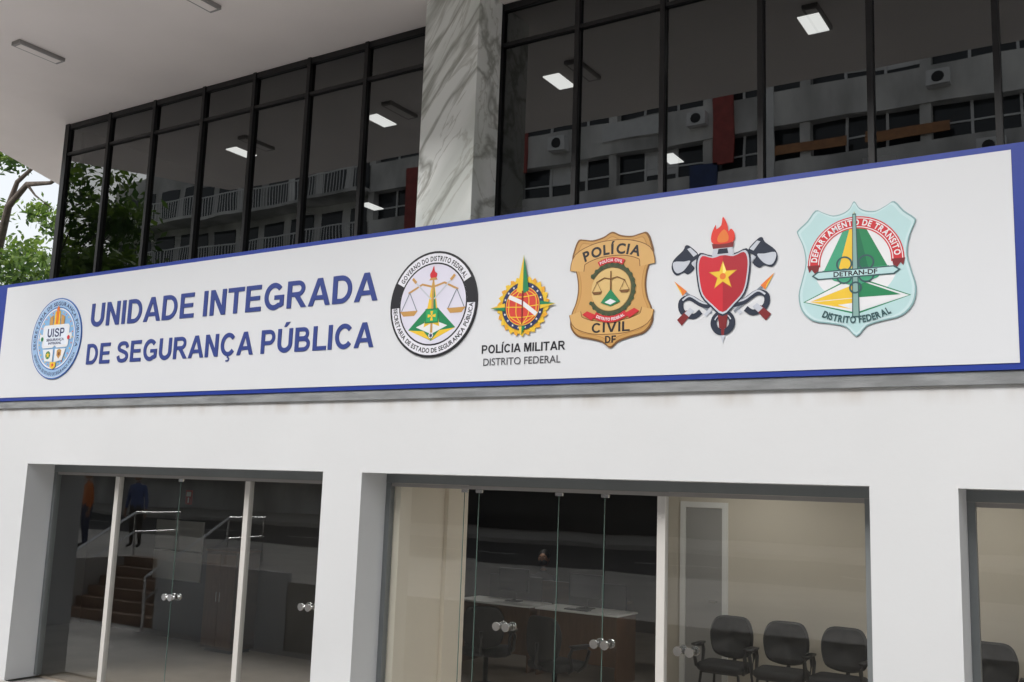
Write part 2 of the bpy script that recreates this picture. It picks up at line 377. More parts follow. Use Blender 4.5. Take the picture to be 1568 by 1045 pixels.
dr.obj("interior_door",bld)
lp=MB()
for x,y in ((-4.3,2.4),(-1.6,2.4),(1.2,2.4),(-4.3,4.4),(-1.6,4.4),(1.2,4.4),(-9.4,7.2)): lp.box(x-.3,x+.3,y-.3,y+.3,2.93,2.948,FILLP)  # added fill light: glowing ceiling panels out of view, not known lamps
lp.obj("added_fill_panels",bld)
wb=MB();wb.box(-15.0,-13.75,3.87,3.898,.73,1.22,WHITE);wb.box(-15.0,-13.75,3.87,3.898,1.25,1.76,WHITE);wb.obj("wall_whiteboard",bevel=.004)
es=MB();es.box(-14.3,-14.13,3.885,3.898,2.05,2.3,mat("red_sign",(170,30,25),.5,srgb=True));es.box(-14.27,-14.16,3.88,3.884,2.19,2.27,WHITE)
es.box(-14.23,-14.2,3.88,3.884,2.08,2.17,WHITE);es.obj("fire_extinguisher_sign")
cb=MB();cb.box(-13.0,-12.3,3.35,3.85,FZ+.06,1.34,WOODD);cb.box(-13.02,-12.28,3.33,3.86,1.341,1.37,WOODM);cb.box(-12.95,-12.35,3.4,3.8,FZ,FZ+.06,BLACKP)
for x in (-12.985,-12.645): cb.box(x,x+.33,3.335,3.349,FZ+.1,1.3,WOODM)
for x in (-12.69,-12.61): cb.tube([(x,3.325,.55),(x,3.325,.7)],.008,CHROME)
cb.obj("cabinet",bevel=.004)
# ------------------------------------------------------------------ chairs
def rrect(w,h,r,n=5):
    out=[]
    for cx,cz,a in ((w/2-r,h/2-r,0),(-w/2+r,h/2-r,90),(-w/2+r,-h/2+r,180),(w/2-r,-h/2+r,270)):
        for i in range(n+1):
            t=R(a+90*i/n);out.append((cx+r*math.cos(t),cz+r*math.sin(t)))
    return out
def cushion(b,prof,c,axis,t,m,curve=0):
    n=len(prof);layers=[(-t/2,.93),(-t/4,1),(t/4,1),(t/2,.93)];vs=[]
    for d,k in layers:
        for p in prof:
            bend=curve*(p[0]**2)
            if axis=='y': vs.append((c[0]+p[0]*k,c[1]+d-bend,c[2]+p[1]*k))
            else: vs.append((c[0]+p[0]*k,c[1]+p[1]*k,c[2]+d+bend))
    fs=[(i+j*n,(i+1)%n+j*n,(i+1)%n+(j+1)*n,i+(j+1)*n) for j in range(3) for i in range(n)]
    fs+= [tuple(range(n)),tuple(3*n+i for i in range(n))]
    b.mesh(vs,fs,m)
def chairmesh(office=False):
    b=MB()
    back=smoothpts([(.0,.22),(.15,.21),(.215,.13),(.235,0),(.20,-.16),(.10,-.21),(0,-.22),(-.10,-.21),(-.20,-.16),(-.235,0),(-.215,.13),(-.15,.21)],4)
    cushion(b,back,(0,.22,.74),'y',.07,BLACKF,.9)
    cushion(b,rrect(.50,.46,.09),(0,-.03,.46),'z',.08,BLACKF,.15)
    b.tube([(0,.20,.44),(0,.27,.5),(0,.265,.7)],.022,BLACKP)
    for s in (-1,1):
        b.tube([(s*.2,0,.42),(s*.27,.02,.45),(s*.28,.08,.60),(s*.28,.04,.66),(s*.28,-.16,.665),(s*.275,-.22,.62),(s*.27,-.16,.47),(s*.22,-.1,.42)],.02,BLACKP)
        b.box(s*.28-.03,s*.28+.03,-.2,.06,.67,.69,BLACKP)
    if office:
        b.tube([(0,0,.42),(0,0,.1)],.028,BLACKP)
        for k in range(5):
            a=R(72*k+18);b.tube([(0,0,.12),(.28*math.cos(a),.28*math.sin(a),.075)],[.028,.016],BLACKP);b.ellips((.28*math.cos(a),.28*math.sin(a),.03),(.028,.028,.03),BLACKP,8,6)
    else:
        for s in (-1,1):
            b.tube([(s*.2,-.2,.42),(s*.24,-.24,.0)],.014,BLACKP);b.tube([(s*.2,.2,.42),(s*.24,.26,.0)],.014,BLACKP)
        b.tube([(-.2,-.2,.42),(.2,-.2,.42)],.012,BLACKP);b.tube([(-.2,.2,.42),(.2,.2,.42)],.012,BLACKP)
    return b
CS=1.24
wm=None
for i,x in enumerate((-4.63,-3.89,-3.18,-1.5,-.76)):
    rz=R((0,3,-4,2,-3)[i])
    if wm is None: o=chairmesh().obj("waiting_chair",None,(x,4.80,FZ),rz,True,sc=CS);wm=o.data
    else:
        o=bpy.data.objects.new("waiting_chair",wm);o.location=(x,4.80,FZ);o.scale=(CS,CS,CS);o.rotation_euler=(0,0,rz);bpy.context.collection.objects.link(o)
om=None
for x,y,r in ((-6.35,3.3,165),(-7.6,3.6,200)):
    if om is None: o=chairmesh(True).obj("office_chair",None,(x,y,FZ),R(r),True,sc=CS);om=o.data
    else:
        o=bpy.data.objects.new("office_chair",om);o.location=(x,y,FZ);o.rotation_euler=(0,0,R(r));o.scale=(CS,CS,CS);bpy.context.collection.objects.link(o)
def desk(x0,x1,y0,y1):
    b=MB();b.box(x0,x1,y0,y1,.72,.745,WHITE);b.box(x0+.02,x0+.05,y0+.03,y1-.03,FZ,.719,WOODM);b.box(x1-.05,x1-.02,y0+.03,y1-.03,FZ,.719,WOODM)
    b.box(x0+.051,x1-.051,y0+.06,y0+.09,0,.719,WOODM);b.box(x0+.2,x1-.2,y1+.001,y1+.03,.5,1.12,BLACKP);b.obj("office_desk",bevel=.004)
desk(-9.35,-7.95,5.3,6.0);desk(-7.85,-6.45,5.3,6.0)
def monitor(x,y):
    b=MB();b.box(x-.28,x+.28,y,y+.03,.90,1.26,BLACKP);b.box(x-.265,x+.265,y-.003,y-.001,.915,1.245,mat("dark_screen",(.01,.012,.016),.1,.02))
    b.box(x-.03,x+.03,y+.031,y+.05,.76,1.0,BLACKP);b.box(x-.12,x+.12,y-.06,y+.12,.746,.76,BLACKP);b.obj("computer_monitor",bevel=.004)
monitor(-8.5,5.7);monitor(-7.2,5.7)
kb=MB();kb.box(-7.4,-7.0,5.4,5.53,.746,.765,BLACKP);kb.box(-6.9,-6.7,5.42,5.7,.746,.752,WHITE);kb.obj("keyboard_and_papers",bevel=.002)
pt=MB();pt.box(-9.6,-7.2,6.85,6.9,FZ,1.0,WOODD);pt.box(-9.6,-7.2,6.901,7.4,.7,.73,WOODM);pt.box(-9.6,-9.55,6.901,7.4,FZ,.699,WOODD);pt.box(-7.25,-7.2,6.901,7.4,FZ,.699,WOODD);pt.obj("reception_counter")
# ------------------------------------------------------------------ people
def person(name,loc,rot,seated,shirt,pants,mask=False,sc=1.0):
    e=empty(name,loc,rot,sc)
    J=[];E=[];Rr=[]
    def j(p,r,par=None):
        J.append(Vector(p));Rr.append(r)
        if par is not None: E.append((par,len(J)-1))
        return len(J)-1
    pz=.53 if seated else .95
    lean=-.04 if seated else 0
    pel=j((0,0,pz),(.15,.11));sp=j((0,lean*.5,pz+.2),(.135,.10),pel);ch=j((0,lean,pz+.40),(.165,.11),sp);nb=j((0,lean,pz+.53),(.06,.06),ch);nk=j((0,lean-.01,pz+.62),(.05,.05),nb)
    for s in (-1,1):
        sh=j((s*.17,lean,pz+.47),(.065,.065),ch)
        if seated:
            el=j((s*.23,lean-.10,pz+.21),(.045,.045),sh);wr=j((s*.15,-.36,pz+.245),(.028,.025),el);hd=j((s*.14,-.43,pz+.245),(.03,.018),wr);d=Vector((0,-1,-.15))
        else:
            el=j((s*.24,.02,pz+.17),(.045,.045),sh);wr=j((s*.26,-.03,pz-.08),(.028,.028),el);hd=j((s*.26,-.04,pz-.15),(.018,.032),wr);d=Vector((0,-.12,-1))
        d.normalize()
        for k,(off,ln) in enumerate(((-.03,.06),(-.01,.075),(.01,.08),(.03,.065))):
            o=Vector((off,0,0)) if seated else Vector((0,off,0))
            a=j(J[hd]+o+d*.03,(.009,.009),hd);j(J[a]+d*ln+Vector((0,0,-.015)) if seated else J[a]+d*ln+Vector((-s*.015,0,0)),(.007,.007),a)
        t=j(J[hd]+(Vector((-s*.045,-.0,0)) if seated else Vector((0,-.045,0)))+d*.01,(.010,.010),hd);j(J[t]+d*.035,(.008,.008),t)
        hp=j((s*.09,0,pz-.04),(.095,.095),pel)
        if seated: kn=j((s*.12,-.44,pz-.02),(.062,.062),hp);an=j((s*.12,-.46,.09),(.04,.04),kn);fo=j((s*.12,-.60,.04),(.04,.03),an)
        else: kn=j((s*.10,-.01,.50),(.062,.062),hp);an=j((s*.11,.02,.09),(.04,.04),kn);fo=j((s*.12,-.13,.04),(.042,.03),an)
    me=bpy.data.meshes.new("body");me.from_pydata(J,E,[]);me.update()
    ob=bpy.data.objects.new("body",me);bpy.context.collection.objects.link(ob)
    md=ob.modifiers.new("skin",'SKIN');md.use_smooth_shade=True
    for i,r in enumerate(Rr): me.skin_vertices[0].data[i].radius=r;me.skin_vertices[0].data[i].use_root=(i==0)
    ob.modifiers.new("sub",'SUBSURF').levels=1
    bpy.context.view_layer.update();dg=bpy.context.evaluated_depsgraph_get()
    nm=bpy.data.meshes.new_from_object(ob.evaluated_get(dg));bpy.data.objects.remove(ob)
    SK=mat("skin",(.36,.20,.13),.5,.08,20);S=mat("shirt_%s%.2f"%(name,shirt[0]),shirt,.8,.12,8);P=mat("trousers_%s%.2f"%(name,pants[0]),pants,.8,.12,8);SH=mat("shoe_leather",(.02,.018,.016),.4)
    nm.materials.clear()
    for m_ in (S,P,SK,SH): nm.materials.append(m_)
    for p in nm.polygons:
        c=p.center
        if c.z<.10: k=3
        elif c.z>pz+.56: k=2
        elif not seated and c.z<pz-.02 and abs(c.x)>.2: k=2
        elif seated and c.y<-.33 and c.z>pz+.15: k=2
        elif c.z<pz+.02 and not (not seated and abs(c.x)>.2): k=1
        else: k=0
        p.material_index=k
    nm.polygons.foreach_set("use_smooth",[True]*len(nm.polygons))
    bo=bpy.data.objects.new("body",nm);bpy.context.collection.objects.link(bo);bo.parent=e
    h=MB();hz=pz+.74;hy=lean-.015
    h.ellips((0,hy,hz),(.076,.095,.115),SK,20,14);h.ellips((0,hy-.03,hz-.06),(.055,.06,.055),SK)
    h.tube([(0,hy-.088,hz+.02),(0,hy-.115,hz-.022),(0,hy-.09,hz-.03)],[.009,.014,.010],SK)
    for s in (-1,1):
        h.ellips((s*.078,hy+.005,hz-.005),(.012,.02,.03),SK,8,6)
        h.ellips((s*.03,hy-.083,hz+.012),(.013,.008,.008),mat("eye_white",(.6,.6,.6),.3),8,6);h.ellips((s*.03,hy-.091,hz+.012),(.006,.003,.006),BLACKP,8,6)
        h.tube([(s*.045,hy-.083,hz+.034),(s*.018,hy-.094,hz+.036)],.004,BLACKP,6)
    h.ellips((0,hy-.086,hz-.058),(.024,.008,.008),mat("lip",(.3,.1,.09),.5),10,6)
    h.ellips((0,hy+.018,hz+.03),(.086,.098,.108),mat("dark_hair",(.012,.009,.007),.6,.3,60),18,12)
    if mask: h.ellips((0,hy-.04,hz-.05),(.068,.075,.055),BLACKP,16,10)
    h.obj("head",e,smooth=True)
person("seated_receptionist",(-9.12,7.75,FZ),R(15),True,(.02,.02,.025),(.02,.02,.03),True,1.22)
# ================================================================== SIGN
SY=-.06
sign=empty("building_sign")
sp=MB();sp.box(-14.5,2.2,SY+.008,-.001,3.50,5.215,BLUE);sp.obj("blue_backing",sign)
sp=MB();sp.box(-13.80,-.655,SY,SY+.007,3.548,5.165,SIGNW)
sp.obj("white_panel",sign)
tx=MB()
signtext(tx,"UNIDADE INTEGRADA",-11.73,-6.76,4.462,.315,LET,.007)
signtext(tx,"DE SEGURANÇA PÚBLICA",-11.745,-6.78,3.955,.275,LET,.007)
tx.obj("lettering",sign,(0,SY-.0005,0))
def C(n,c,r=.4): return mat(n,c,r,.03,4,srgb=True)
BK=C("em_black",(22,22,30));WH=C("em_white",(222,223,226));RD=C("em_red",(196,35,45));GR=C("em_green",(20,125,78));YE=C("em_yellow",(228,188,50));GO=C("em_gold",(190,145,80));GOD=C("em_gold_dark",(115,76,33))
TE=C("em_teal",(178,210,212));TED=C("em_teal_dark",(45,82,86));GY_=C("em_grey",(120,128,140));GYL=C("em_light_grey",(188,193,203));NV=C("em_navy",(28,40,90));LB=C("em_light_blue",(150,182,216));MBl=C("em_mid_blue",(52,98,168));OR=C("em_orange",(220,116,40));LIL=C("em_lilac",(212,210,225));DR=C("em_dark_red",(118,18,25));STE=C("em_steel",(50,56,70),.25);BR=C("em_brown",(128,74,40))
def circ(x,z,r,n=56): return [(x+r*math.cos(2*math.pi*i/n),z+r*math.sin(2*math.pi*i/n)) for i in range(n)]
def scales(b,cx,cz,k,m,m2):
    for s in (-1,1):
        b.stroke([(cx,cz+.10*k),(cx+s*.12*k,cz+.13*k),(cx+s*.27*k,cz+.06*k)],.018*k,m)
        px=cx+s*.255*k
        for d in (-.085,.085): b.stroke([(px,cz+.065*k),(px+d*k,cz-.10*k)],.009*k,m2)
        b.poly([(px-.10*k,cz-.10*k),(px+.10*k,cz-.10*k),(px+.06*k,cz-.145*k),(px-.06*k,cz-.145*k)],m)
# --- UISP badge
b=MB();b.prism(circ(0,0,.565),.015,MBl);b.disc(0,0,.548,WH);b.disc(0,0,.54,LB)
b.arctext("SECRETARIA DE SEGURANÇA PÚBLICA",0,0,.462,90,215,.052,NV)
b.arctext("SECRETARIA DE ESTADO DE SEGURANÇA PÚBLICA",0,0,.515,270,130,.042,NV,False)
b.disc(0,0,.44,MBl);b.disc(0,0,.425,WH);b.disc(0,0,.405,C("em_badge_blue",(128,174,216)))
for i in range(30):
    a=R(i*12);b.disc(.375*math.cos(a),.375*math.sin(a),.012,OR if i%2 else YE,n=8)
b.poly([(-.06,.38),(.06,.38),(.07,.18),(-.07,.18)],YE);b.poly([(-.03,.42),(.0,.46),(.03,.42),(.03,.2),(-.03,.2)],OR)
b.poly([(-.17,.30),(-.09,.33),(-.09,.18),(-.17,.18)],GO);b.poly([(.17,.30),(.09,.33),(.09,.18),(.17,.18)],GO)
b.poly([(-.30,.16),(-.27,.19),(.27,.19),(.30,.16),(.30,-.10),(.27,-.13),(.05,-.13),(.0,-.10),(-.05,-.13),(-.27,-.13),(-.30,-.10)],WH)
b.poly([(-.25,.155),(.25,.155),(.25,-.095),(-.25,-.095)],C("em_pale",(220,227,238)))
b.poly([(-.30,.06),(-.36,.07),(-.37,.02),(-.36,-.03),(-.30,-.02)],WH);b.poly([(.30,.06),(.36,.07),(.37,.02),(.36,-.03),(.30,-.02)],WH)
signtext(b,"UISP",-.19,.19,.02,.12,NV,b.layer+.0006);b.text("SEGURANÇA",-.2,.2,-.035,.035,NV,.02);b.text("INTEGRAL",-.15,.15,-.082,.032,NV,.02)
b.poly([(-.26,-.15),(-.02,-.15),(-.02,-.33),(-.20,-.31)],WH);b.poly([(.02,-.15),(.26,-.15),(.20,-.31),(.02,-.33)],WH)
b.disc(-.13,-.23,.055,GR);b.star(-.13,-.23,.05,YE);b.poly(mirror([(0,.07),(.05,.05),(.05,-.02),(0,-.07)]),GO,(.12,-.22));b.disc(.12,-.22,.025,BR)
b.poly([(-.07,-.33),(.07,-.33),(.06,-.40),(0,-.43),(-.06,-.40)],YE);b.star(0,-.37,.035,RD)
b.disc(-.3,.0,.03,GR);b.disc(.3,.0,.03,RD)
b.obj("uisp_badge",sign,(-12.46,SY,4.345))
# --- state security secretariat seal
b=MB();b.prism(circ(0,0,.555),.015,BK);b.disc(0,0,.532,C("em_white2",(222,222,230)))
b.arctext("GOVERNO DO DISTRITO FEDERAL",0,0,.452,90,118,.052,BK)
b.arctext("SECRETARIA DE ESTADO DE SEGURANÇA PÚBLICA",0,0,.508,270,176,.048,BK,False)
b.ring(0,0,.435,.534,BK,152,182);b.ring(0,0,.435,.534,BK,-2,28)
b.disc(0,0,.435,BK);b.disc(0,0,.418,LIL)
b.poly([(0,.02),(.30,-.26),(0,-.385),(-.30,-.26)],GR);b.poly([(-.20,-.235),(0,-.16),(.20,-.235),(0,-.315)],WH);b.poly([(-.30,-.262),(-.1,-.28),(0,-.38)],YE);b.poly([(.30,-.262),(.1,-.28),(0,-.38)],YE)
b.poly([(0,.30),(.10,-.24),(0,-.20),(-.10,-.24)],YE);b.poly([(0,.28),(.07,-.2),(0,-.18)],GR)
b.stroke([(0,.33),(0,-.36)],[.02,.03],GO)
scales(b,0,.06,1.18,GO,GY_)
b.stroke([(-.24,.25),(-.02,.05)],.016,GYL);b.stroke([(.24,.25),(.02,.05)],.016,GYL);b.stroke([(-.27,.285),(-.22,.235)],.03,GO);b.stroke([(.27,.285),(.22,.235)],.03,GO)
b.poly(smoothpts([(-.03,.27),(.03,.27),(.045,.315),(.015,.34),(0,.40),(-.025,.345),(-.045,.315)],4),RD);b.poly([(-.055,.25),(.055,.25),(.035,.275),(-.035,.275)],GO)
b.poly([(-.085,-.20),(.085,-.20),(.085,-.05),(-.085,-.05)],GR);b.poly([(-.07,-.185),(.07,-.185),(.07,-.065),(-.07,-.065)],C("em_df_green",(40,160,92)))
for a in (0,90,180,270):
    c_,s_=math.cos(R(a)),math.sin(R(a));b.poly([(x*c_-z*s_,x*s_+z*c_-.125) for x,z in ((.006,-.007),(.05,-.018),(.05,.018),(.006,.007))],YE)
b.disc(0,-.33,.03,WH);b.star(0,-.33,.028,NV,6,.5)
b.obj("security_secretariat_seal",sign,(-6.01,SY,4.365))
# --- military police
b=MB();b.prism([(.27*math.cos(R(a)),.27*math.sin(R(a))) for a in range(0,360,8)],.010,YE)
for i in range(26):
    a=R(i*360/26+5);c_,s_=math.cos(a),math.sin(a);t=(-s_,c_)
    b.poly([(.225*c_-.03*t[0],.225*s_-.03*t[1]),(.28*c_-.012*t[0],.28*s_-.012*t[1]),(.298*c_+.02*t[0],.298*s_+.02*t[1]),(.265*c_+.035*t[0],.265*s_+.035*t[1])],YE if i%2 else C("em_amber",(222,160,40)))
b.disc(0,0,.238,C("em_dark_olive",(92,88,40)));b.disc(0,0,.232,NV)
for i in range(18):
    a=R(i*20);b.star(.212*math.cos(a),.212*math.sin(a),.015,WH)
b.disc(0,0,.192,YE);b.disc(0,0,.185,C("em_pm_red",(205,62,50)))
for k in (.35,.75): 
    for s in (-1,1): b.stroke(smoothpts([(0,.18),(s*.18*k,.1),(s*.18*k*1.15,0),(s*.18*k,-.1),(0,-.18)],4,False),.009,YE)
for z in (-.1,0,.1): b.stroke([(-math.sqrt(.18**2-z*z),z),(0,z-.012),(math.sqrt(.18**2-z*z),z)],.009,YE)
b.stroke([(-.155,.10),(.0,.03),(.16,-.09)],.042,WH)
for d in ((1,0),(-1,0),(0,-1)):
    n_=(-d[1],d[0]);L_=.37 if d[0] else .28
    b.poly([(d[0]*L_,d[1]*L_),(d[0]*.2+n_[0]*.04,d[1]*.2+n_[1]*.04),(d[0]*.2,d[1]*.2)],GR);b.poly([(d[0]*L_,d[1]*L_),(d[0]*.2,d[1]*.2),(d[0]*.2-n_[0]*.04,d[1]*.2-n_[1]*.04)],YE)
b.poly([(0,.51),(-.07,.15),(0,.12)],YE);b.poly([(0,.51),(.07,.15),(0,.12)],GR);b.stroke([(0,.15),(.0,-.18)],[.02,.01],DR)
b.obj("military_police_emblem",sign,(-4.92,SY,4.265))
b=MB();signtext(b,"POLÍCIA MILITAR",-.465,.475,-.445,.085,BK,.003);b.text("DISTRITO FEDERAL",-.44,.43,-.565,.07,C("em_text_grey",(70,70,75)),.005)
b.obj("military_police_lettering",sign,(-4.92,SY-.0005,4.265))
# --- civil police badge
half=[(0,.545),(.09,.505),(.20,.485),(.29,.50),(.355,.50),(.40,.40),(.415,.30),(.365,.17),(.345,.03),(.365,-.10),(.41,-.21),(.415,-.33),(.34,-.42),(.20,-.455),(.08,-.49),(0,-.545)]
ol=smoothpts(mirror(half),4)
b=MB();b.prism(ol,.012,GOD);b.poly([(x*.965,z*.97) for x,z in ol],GO);b.poly([(x*.90,z*.92) for x,z in ol],C("em_gold_shade",(172,124,62)));b.poly([(x*.885,z*.905) for x,z in ol],C("em_gold2",(198,153,90)))
top=smoothpts([(-.36,.20),(-.33,.31),(-.17,.375),(0,.39),(.17,.375),(.33,.31),(.36,.20)],4,False)
b.stroke(top,.155,GOD);b.stroke(top,.14,C("em_scroll",(205,163,100)))
b.arctext("POLÍCIA",0,-.46,.795,90,42,.095,BK,True,.035)
bt=smoothpts([(-.37,-.20),(-.33,-.29),(-.17,-.345),(0,-.355),(.17,-.345),(.33,-.29),(.37,-.20)],4,False)
b.stroke(bt,.13,GOD);b.stroke(bt,.116,C("em_scroll",(205,163,100)))
signtext(b,"CIVIL",-.19,.19,-.398,.092,BK,b.layer+.0006);signtext(b,"DF",-.05,.06,-.497,.065,BK,b.layer+.0006)
b.ring(0,0,.205,.245,C("em_laurel",(70,75,45)),-150,150);b.disc(0,0,.20,C("em_gold3",(210,178,116)))
for i in range(22):
    a=R(-150+i*14);c_,s_=math.cos(a),math.sin(a);b.disc(.235*c_,.235*s_,.02,C("em_laurel2",(50,70,40)),n=6)
b.ring(0,0,.25,.30,RD,62,118);b.ring(0,0,.25,.31,RD,-125,-55)
b.arctext("POLÍCIA CIVIL",0,0,.262,90,50,.026,WH);b.arctext("DISTRITO FEDERAL",0,0,.292,270,60,.026,WH,False)
b.poly([(-.24,-.19),(-.15,-.23),(-.19,-.28),(-.29,-.22)],RD);b.poly([(.24,-.19),(.15,-.23),(.19,-.28),(.29,-.22)],RD)
scales(b,0,.04,.55,GOD,GOD);b.stroke([(0,.17),(0,-.15)],[.012,.02],GOD);b.poly([(0,.0),(.10,-.12),(0,-.16),(-.10,-.12)],GR);b.poly([(-.06,-.12),(0,-.09),(.06,-.12),(0,-.145)],WH)
b.obj("civil_police_badge",sign,(-3.972,SY,4.355))
# --- fire brigade crest
b=MB()
def fs(half,k=1,dz=0): return smoothpts(mirror([(x*k,z*k+dz) for x,z in half]),3)
sh=[(0,.24),(.10,.22),(.20,.25),(.235,.17),(.225,.02),(.19,-.12),(.10,-.22),(0,-.30)]
for s in (-1,1):
    b.stroke([(s*-.16,-.30),(s*.34,.26)],[.03,.035],GYL)
    b.poly(smoothpts([(s*.22,.24),(s*.30,.33),(s*.345,.345),(s*.37,.30),(s*.46,.22),(s*.475,.14),(s*.43,.08),(s*.36,.10),(s*.32,.08),(s*.26,.13),(s*.29,.18)],3),STE)
    b.poly(smoothpts([(s*.30,.20),(s*.36,.20),(s*.455,.205),(s*.46,.15),(s*.425,.10),(s*.36,.12)],3),GYL)
    b.poly([(s*.235,.255),(s*.30,.32),(s*.33,.31),(s*.27,.235)],GYL)
    b.stroke([(s*.10,-.28),(s*.38,-.05)],.022,GY_);b.poly([(s*.45,.03),(s*.33,-.07),(s*.37,-.11)],OR);b.poly([(s*.45,.03),(s*.37,-.11),(s*.385,-.06)],YE)
    b.stroke(smoothpts([(s*.05,-.22),(s*.18,-.20),(s*.30,-.13),(s*.38,-.16),(s*.37,-.25),(s*.27,-.30),(s*.20,-.26)],4,False),.05,STE)
    b.stroke(smoothpts([(s*.05,-.20),(s*.18,-.185),(s*.30,-.115),(s*.37,-.15)],4,False),.016,GYL)
    b.poly([(s*.28,-.27),(s*.33,-.24),(s*.42,-.32),(s*.375,-.375)],DR);b.poly([(s*.26,-.25),(s*.30,-.22),(s*.35,-.265),(s*.31,-.30)],GYL)
b.ring(0,-.37,.055,.11,STE,0,360);b.ring(0,-.37,.07,.08,GYL,20,160)
b.stroke([(0,-.25),(0,-.50)],[.05,.02],DR);b.poly([(-.02,-.48),(.02,-.48),(0,-.55)],GYL);b.poly([(-.045,-.30),(.045,-.30),(.03,-.42),(-.03,-.42)],DR)
b.poly(fs(sh,1.05,.0),STE);b.poly(fs(sh,.99),GYL);b.poly(fs(sh,.93),C("em_fire_red",(196,26,44)))
b.poly([p for p in fs(sh,.93) if p[0]>=0],C("em_fire_red2",(165,16,36)))
b.star(0,.04,.135,C("em_star_edge",(190,130,30)));b.star(0,.04,.122,YE);b.poly([(0,.04),(0,.162),(.03,.08)],C("em_star_l",(250,225,120)))
b.disc(0,.035,.028,OR)
b.poly([(-.10,.22),(.10,.22),(.085,.29),(-.085,.29)],GYL);b.poly([(-.09,.285),(.09,.285),(.10,.33),(-.10,.33)],DR);b.poly([(-.05,.235),(.05,.235),(.04,.28),(-.04,.28)],STE)
b.poly(smoothpts([(-.085,.33),(.085,.33),(.105,.40),(.075,.45),(.05,.43),(.04,.49),(-.0,.565),(-.015,.49),(-.06,.46),(-.065,.50),(-.105,.41)],3),C("em_flame",(215,48,30)))
b.poly(smoothpts([(-.04,.34),(.04,.34),(.05,.39),(.01,.45),(-.045,.39)],3),OR)
b.obj("fire_brigade_crest",sign,(-2.905,SY-.004,4.35))
# --- transit department shield
half=[(0,.555),(.035,.50),(.09,.465),(.17,.455),(.25,.49),(.31,.515),(.38,.43),(.455,.365),(.46,.33),(.415,.22),(.395,.08),(.425,-.06),(.455,-.19),(.43,-.32),(.34,-.41),(.20,-.44),(.08,-.475),(0,-.555)]
ol=smoothpts(mirror(half),3)
b=MB();b.prism(ol,.012,C("em_teal_edge",(130,165,168)));b.poly([(x*.975,z*.98) for x,z in ol],C("em_teal_l",(192,216,219)));b.poly([(x*.93,z*.945) for x,z in ol],TE)
b.disc(0,.06,.335,WH,n=56);
b.poly([(-.40,-.25),(-.02,-.08),(.40,-.25),(.0,-.36)],WH);b.stroke([(-.41,-.25),(-.01,-.07),(.41,-.25),(0,-.37)],.014,GR,True)
b.poly([(-.36,-.25),(0,-.13),(0,-.24)],YE);b.poly([(-.36,-.255),(0,-.245),(0,-.34)],YE);b.poly([(.0,-.09),(.34,-.24),(0,-.24)],GR);b.poly([(-.14,-.29),(.33,-.262),(0,-.345)],WH)
b.poly([(-.25,-.01),(-.05,.40),(.0,.44),(0,-.01)],C("em_det_green",(60,155,118)));b.poly([(.25,-.01),(.05,.40),(.0,.44),(0,-.01)],GR)
b.poly([(-.13,-.0),(0,.47),(0,.0)],YE);b.poly([(.10,.0),(0,.47),(0,.0)],C("em_det_g2",(0,105,70)))
b.poly([(-.26,0),(.26,.0),(.17,-.09),(0,-.15),(-.17,-.09)],C("em_det_green",(60,155,118)))
b.ring(0,.05,.275,.375,RD,-4,184,72);b.ring(0,.05,.285,.292,WH,0,180,72);b.ring(0,.05,.358,.365,WH,0,180,72)
b.arctext("DEPARTAMENTO DE TRÂNSITO",0,.05,.303,90,172,.048,WH)
for s in (-1,1):
    b.poly([(s*.28,.05),(s*.38,.05),(s*.365,-.01),(s*.345,.015),(s*.31,-.035),(s*.29,.0)],DR)
    b.ring(s*.085,.04,.05,.064,TED);b.ring(s*.085,-.06,.05,.064,TED)
b.stroke([(0,.45),(0,-.40)],[.03,.06],TED);b.stroke([(0,.44),(0,-.39)],[.018,.042],C("em_blade",(130,165,160)))
b.poly([(-.345,-.04),(-.30,-.005),(.30,-.005),(.345,-.04),(.30,-.075),(-.30,-.075)],TED);b.poly([(-.325,-.04),(-.29,-.015),(.29,-.015),(.325,-.04),(.29,-.065),(-.29,-.065)],TE)
b.text("DETRAN-DF",-.17,.17,-.059,.04,BK,.03)
b.ring(0,-.16,.035,.05,TED)
b.arctext("DISTRITO FEDERAL",0,.13,.575,270,56,.055,TED,False,.035)
b.obj("transit_department_shield",sign,(-1.80,SY,4.355))
# ================================================================== SURROUNDINGS
g=MB();g.face([(-600,-600,FZ-.03),(600,-600,FZ-.03),(600,600,FZ-.03),(-600,600,FZ-.03)],CONC);g.obj("ground")
pv=MB();pv.box(-40,30,-3.4,-.001,FZ-.02,FZ,mat("lower_pavement",(.56,.54,.51),.7,.2,1.2,.2));pv.obj("pavement")
st=MB();SH=.85;SX0,SX1=-18.0,-15.4
st.box(-120,SX0,-10.5,-3.4,FZ-.01,SH,CONC);st.box(SX1,60,-10.5,-3.4,FZ-.01,SH,CONC);st.box(SX0,SX1,-10.5,-4.9,FZ-.01,SH,CONC)
for i in range(6): st.box(SX0+.001,SX1-.001,-4.9,-3.4-.25*i,FZ-.01+.183*i,FZ+.183*(i+1)-.003,mat("brown_stone_step",(.26,.17,.12),.6,.2))
st.obj("raised_sidewalk")
rw=MB();rw.box(-40,SX0-.05,-3.46,-3.38,FZ,1.0,WALL);rw.box(SX1+.05,-12,-3.46,-3.38,FZ,1.0,WALL);rw.obj("retaining_wall")
hr=MB()
for x in (SX0-.1,SX1+.1):
    hr.tube([(x,-3.1,FZ),(x,-3.1,.7),(x,-4.9,1.75),(x,-6,1.75),(x,-6,.85)],.03,CHROME);hr.tube([(x,-3.1,.3),(x,-4.9,1.35),(x,-6,1.35)],.022,CHROME);hr.tube([(x,-4.9,.85),(x,-4.9,1.75)],.025,CHROME)
